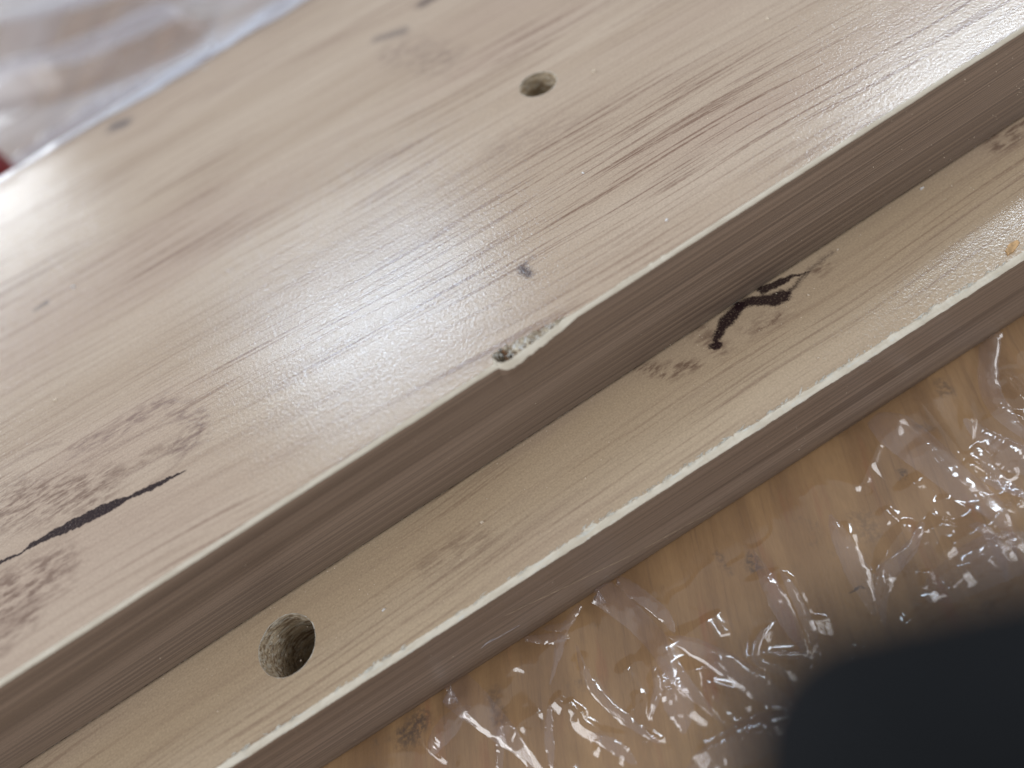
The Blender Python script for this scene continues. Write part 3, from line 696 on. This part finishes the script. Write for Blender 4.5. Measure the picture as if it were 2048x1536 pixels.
# ------------------------------------------------------------------ small red thing under the rear film
p = at(-52, 322, 22); M_RED = plain("red_plastic", (.16, .010, .012), .45)
prof = [(0, 0), (4.6, 0), (5, .5), (5, 21), (4.7, 22.5), (3.4, 23), (3.2, 26), (0, 26.4)]
a = np.linspace(0, 2*np.pi, 33)
X = np.array([[r*math.cos(q) for r, z in prof] for q in a]); Y = np.array([[r*math.sin(q) for r, z in prof] for q in a]); Zp = np.array([[z for r, z in prof] for q in a])
rc = grid("red_cap", X, Y, Zp, M_RED, None); rc.location = Vector((p[0], p[1], .1))*MM
tag(rc, "small dark red cap under the film at the left edge", 'cap')

# ------------------------------------------------------------------ dark rounded object reaching in close to the lens
M_DARKOBJ = plain("dark_matte", (.0085, .0092, .0105), .9, .2, .6); M_DARKOBJ.node_tree.nodes["Principled BSDF"].inputs["Specular IOR Level"].default_value = .08
cen = EYE+FWD*12.5+RIGHT*((1852-1024)/F_PX*12.5)-UP*((1596-768)/F_PX*12.5)
ax = RIGHT*.985+UP*.16-FWD*.05; ax /= np.linalg.norm(ax)
e1 = np.cross(ax, FWD); e1 /= np.linalg.norm(e1); e2 = np.cross(ax, e1)
R = 3.38; prof = [(R*math.sin(q), -R*math.cos(q)) for q in np.linspace(0.02, math.pi/2, 14)]
prof += [(R+.25*math.sin(z*.35), z) for z in np.linspace(1, 60, 40)]+[(R-.8, 62), (R-2.4, 63), (2.6, 63.5), (2.5, 110), (0.02, 110.5)]
a = np.linspace(0, 2*np.pi, 49)
V = np.array([[cen+ax*z+(e1*math.cos(q)+e2*math.sin(q))*r for r, z in prof] for q in a])
hn = grid("dark_object", V[:, :, 0], V[:, :, 1], V[:, :, 2], M_DARKOBJ)
tag(hn, "dark rounded object, very blurred, reaching in at the lower right corner", 'handle')

# ------------------------------------------------------------------ crumbs and dust
M_CRUMB = plain("wood_crumb", (.66, .56, .44), .8, .2, 4); M_WHITE = plain("white_crumb", (.78, .78, .78), .7, .1, 4)
M_CHIPW = plain("wood_flake", (.52, .33, .16), .7, .3, 2)
def crumb_mesh(p, size, seed, flat=.6):
    r = np.random.default_rng(seed); n = 7
    a = np.sort(r.uniform(0, 2*np.pi, n)); rr = size*r.uniform(.6, 1.2, n)
    low = np.stack([rr*np.cos(a), rr*np.sin(a), np.zeros(n)], 1)
    top = low*.62+np.array([0, 0, size*flat])+r.normal(0, size*.12, (n, 3))
    V = np.concatenate([low, top, [[0, 0, size*flat*1.25]]])
    f = []
    for i in range(n):
        j = (i+1) % n; f += [(i, j, n+j, n+i), (n+i, n+j, 2*n)]
    return V+np.array(p), f
crumbs = [
    (148, 573, Z2, .36, M_WHITE, "white crumb on the upper board near its left end"),
    (110, 801, Z2, .30, M_CRUMB, "pale crumb on the upper board above the dark printed crack"),
    (1187, 145, Z2, .36, M_CRUMB, "pale crumb on the upper board right of the small hole"),
    (1166, 346, Z2, .18, M_WHITE, "tiny white crumb on the upper board below the small hole"),
    (1332, 440, Z2, .22, M_WHITE, "tiny white crumb on the upper board just above its front edge"),
    (1534, 39, Z2, .28, M_CRUMB, "pale crumb on the upper board near the top of the picture"),
    (1845, 377, Z1, .30, M_WHITE, "white crumb on the lower board close under the upper board's edge"),
    (1676, 500, Z1, .22, M_CRUMB, "tiny crumb on the lower board above right of the dark printed mark"),
    (1616, 590, Z1, .18, M_CRUMB, "tiny crumb on the lower board just right of the dark printed mark"),
    (964, 1045, Z1, .26, M_CRUMB, "pale crumb in the middle of the lower board's face"),
    (768, 1220, Z1, .24, M_WHITE, "thin pale crumb on the lower board right of the bigger hole"),
    (1637, 716, Z1, .18, M_CRUMB, "tiny crumb on the lower board near its ragged edge"),
]
for i, (px, py, z, s, m, lab) in enumerate(crumbs):
    zz = z+(.02 if z == Z1 else 0); q = at(px, py, zz); V, f = crumb_mesh((0, 0, 0), s, 500+i)
    o = mesh("wood_crumb", V, f, m); o.location = Vector(q)*MM
    tag(o, lab, 'crumb', 'crumbs lying on the boards')
q = at(2022, 497, Z1+.02)
fl = [(-1.1, -.35, 0), (-.2, -.55, 0), (1.2, -.2, .05), (1.3, .25, .1), (.2, .5, 0), (-.7, .25, 0)]
V = [(x, y, z+.02) for x, y, z in fl]+[(x*.93, y*.9, z+.2+.08*math.sin(3*x)) for x, y, z in fl]
fk = mesh("wood_flake", V, [(5, 4, 3, 2, 1, 0), (6, 7, 8, 9, 10, 11)]+[(i, (i+1) % 6, 6+(i+1) % 6, 6+i) for i in range(6)], M_CHIPW)
fk.location = Vector(q)*MM; fk.rotation_euler = (0, 0, .15)
tag(fk, "orange wood flake on the ragged edge at the right of the picture", 'wood flake')
# fine dust everywhere
dv, df = [], []
def dust(p, s, seed):
    V, f = crumb_mesh(p, s, seed); o = len(dv)
    dv.extend(V.tolist()); df.extend([tuple(o+i for i in q) for q in f])
for i in range(900):
    r = random.random(); s = .03+.07*random.random()**3
    if r < .30: dust((random.uniform(-60, 80), random.uniform(1.5, 70), Z2), s, i)
    elif r < .62:
        x = random.uniform(-50, 75); y = -abs(random.gauss(0, 6))
        if y > -13.2: dust((x, y-.2, Z1+.02), s, i)
    elif r < .76: dust((random.uniform(-50, 75), -.06-.3*random.random()**2, Z1+.02), s*.9, i)
    else:
        x = random.uniform(-50, 75); z = random.uniform(.5, 14)
        base0 = -W0-WS*x if random.random() < .6 else 0
        dust((x, base0-s*.3, z+(Z1 if base0 == 0 else 0)), s*.75, i)
for i in range(40):
    x = random.gauss(68, 9); dust((x, -.03, random.uniform(Z1+1, Z2-1.2)), .05+.04*random.random(), 4000+i)
du = mesh("sawdust", dv, df, M_CRUMB); tag(du, kind='stuff')
du['label'] = "fine pale sawdust specks scattered over both boards"
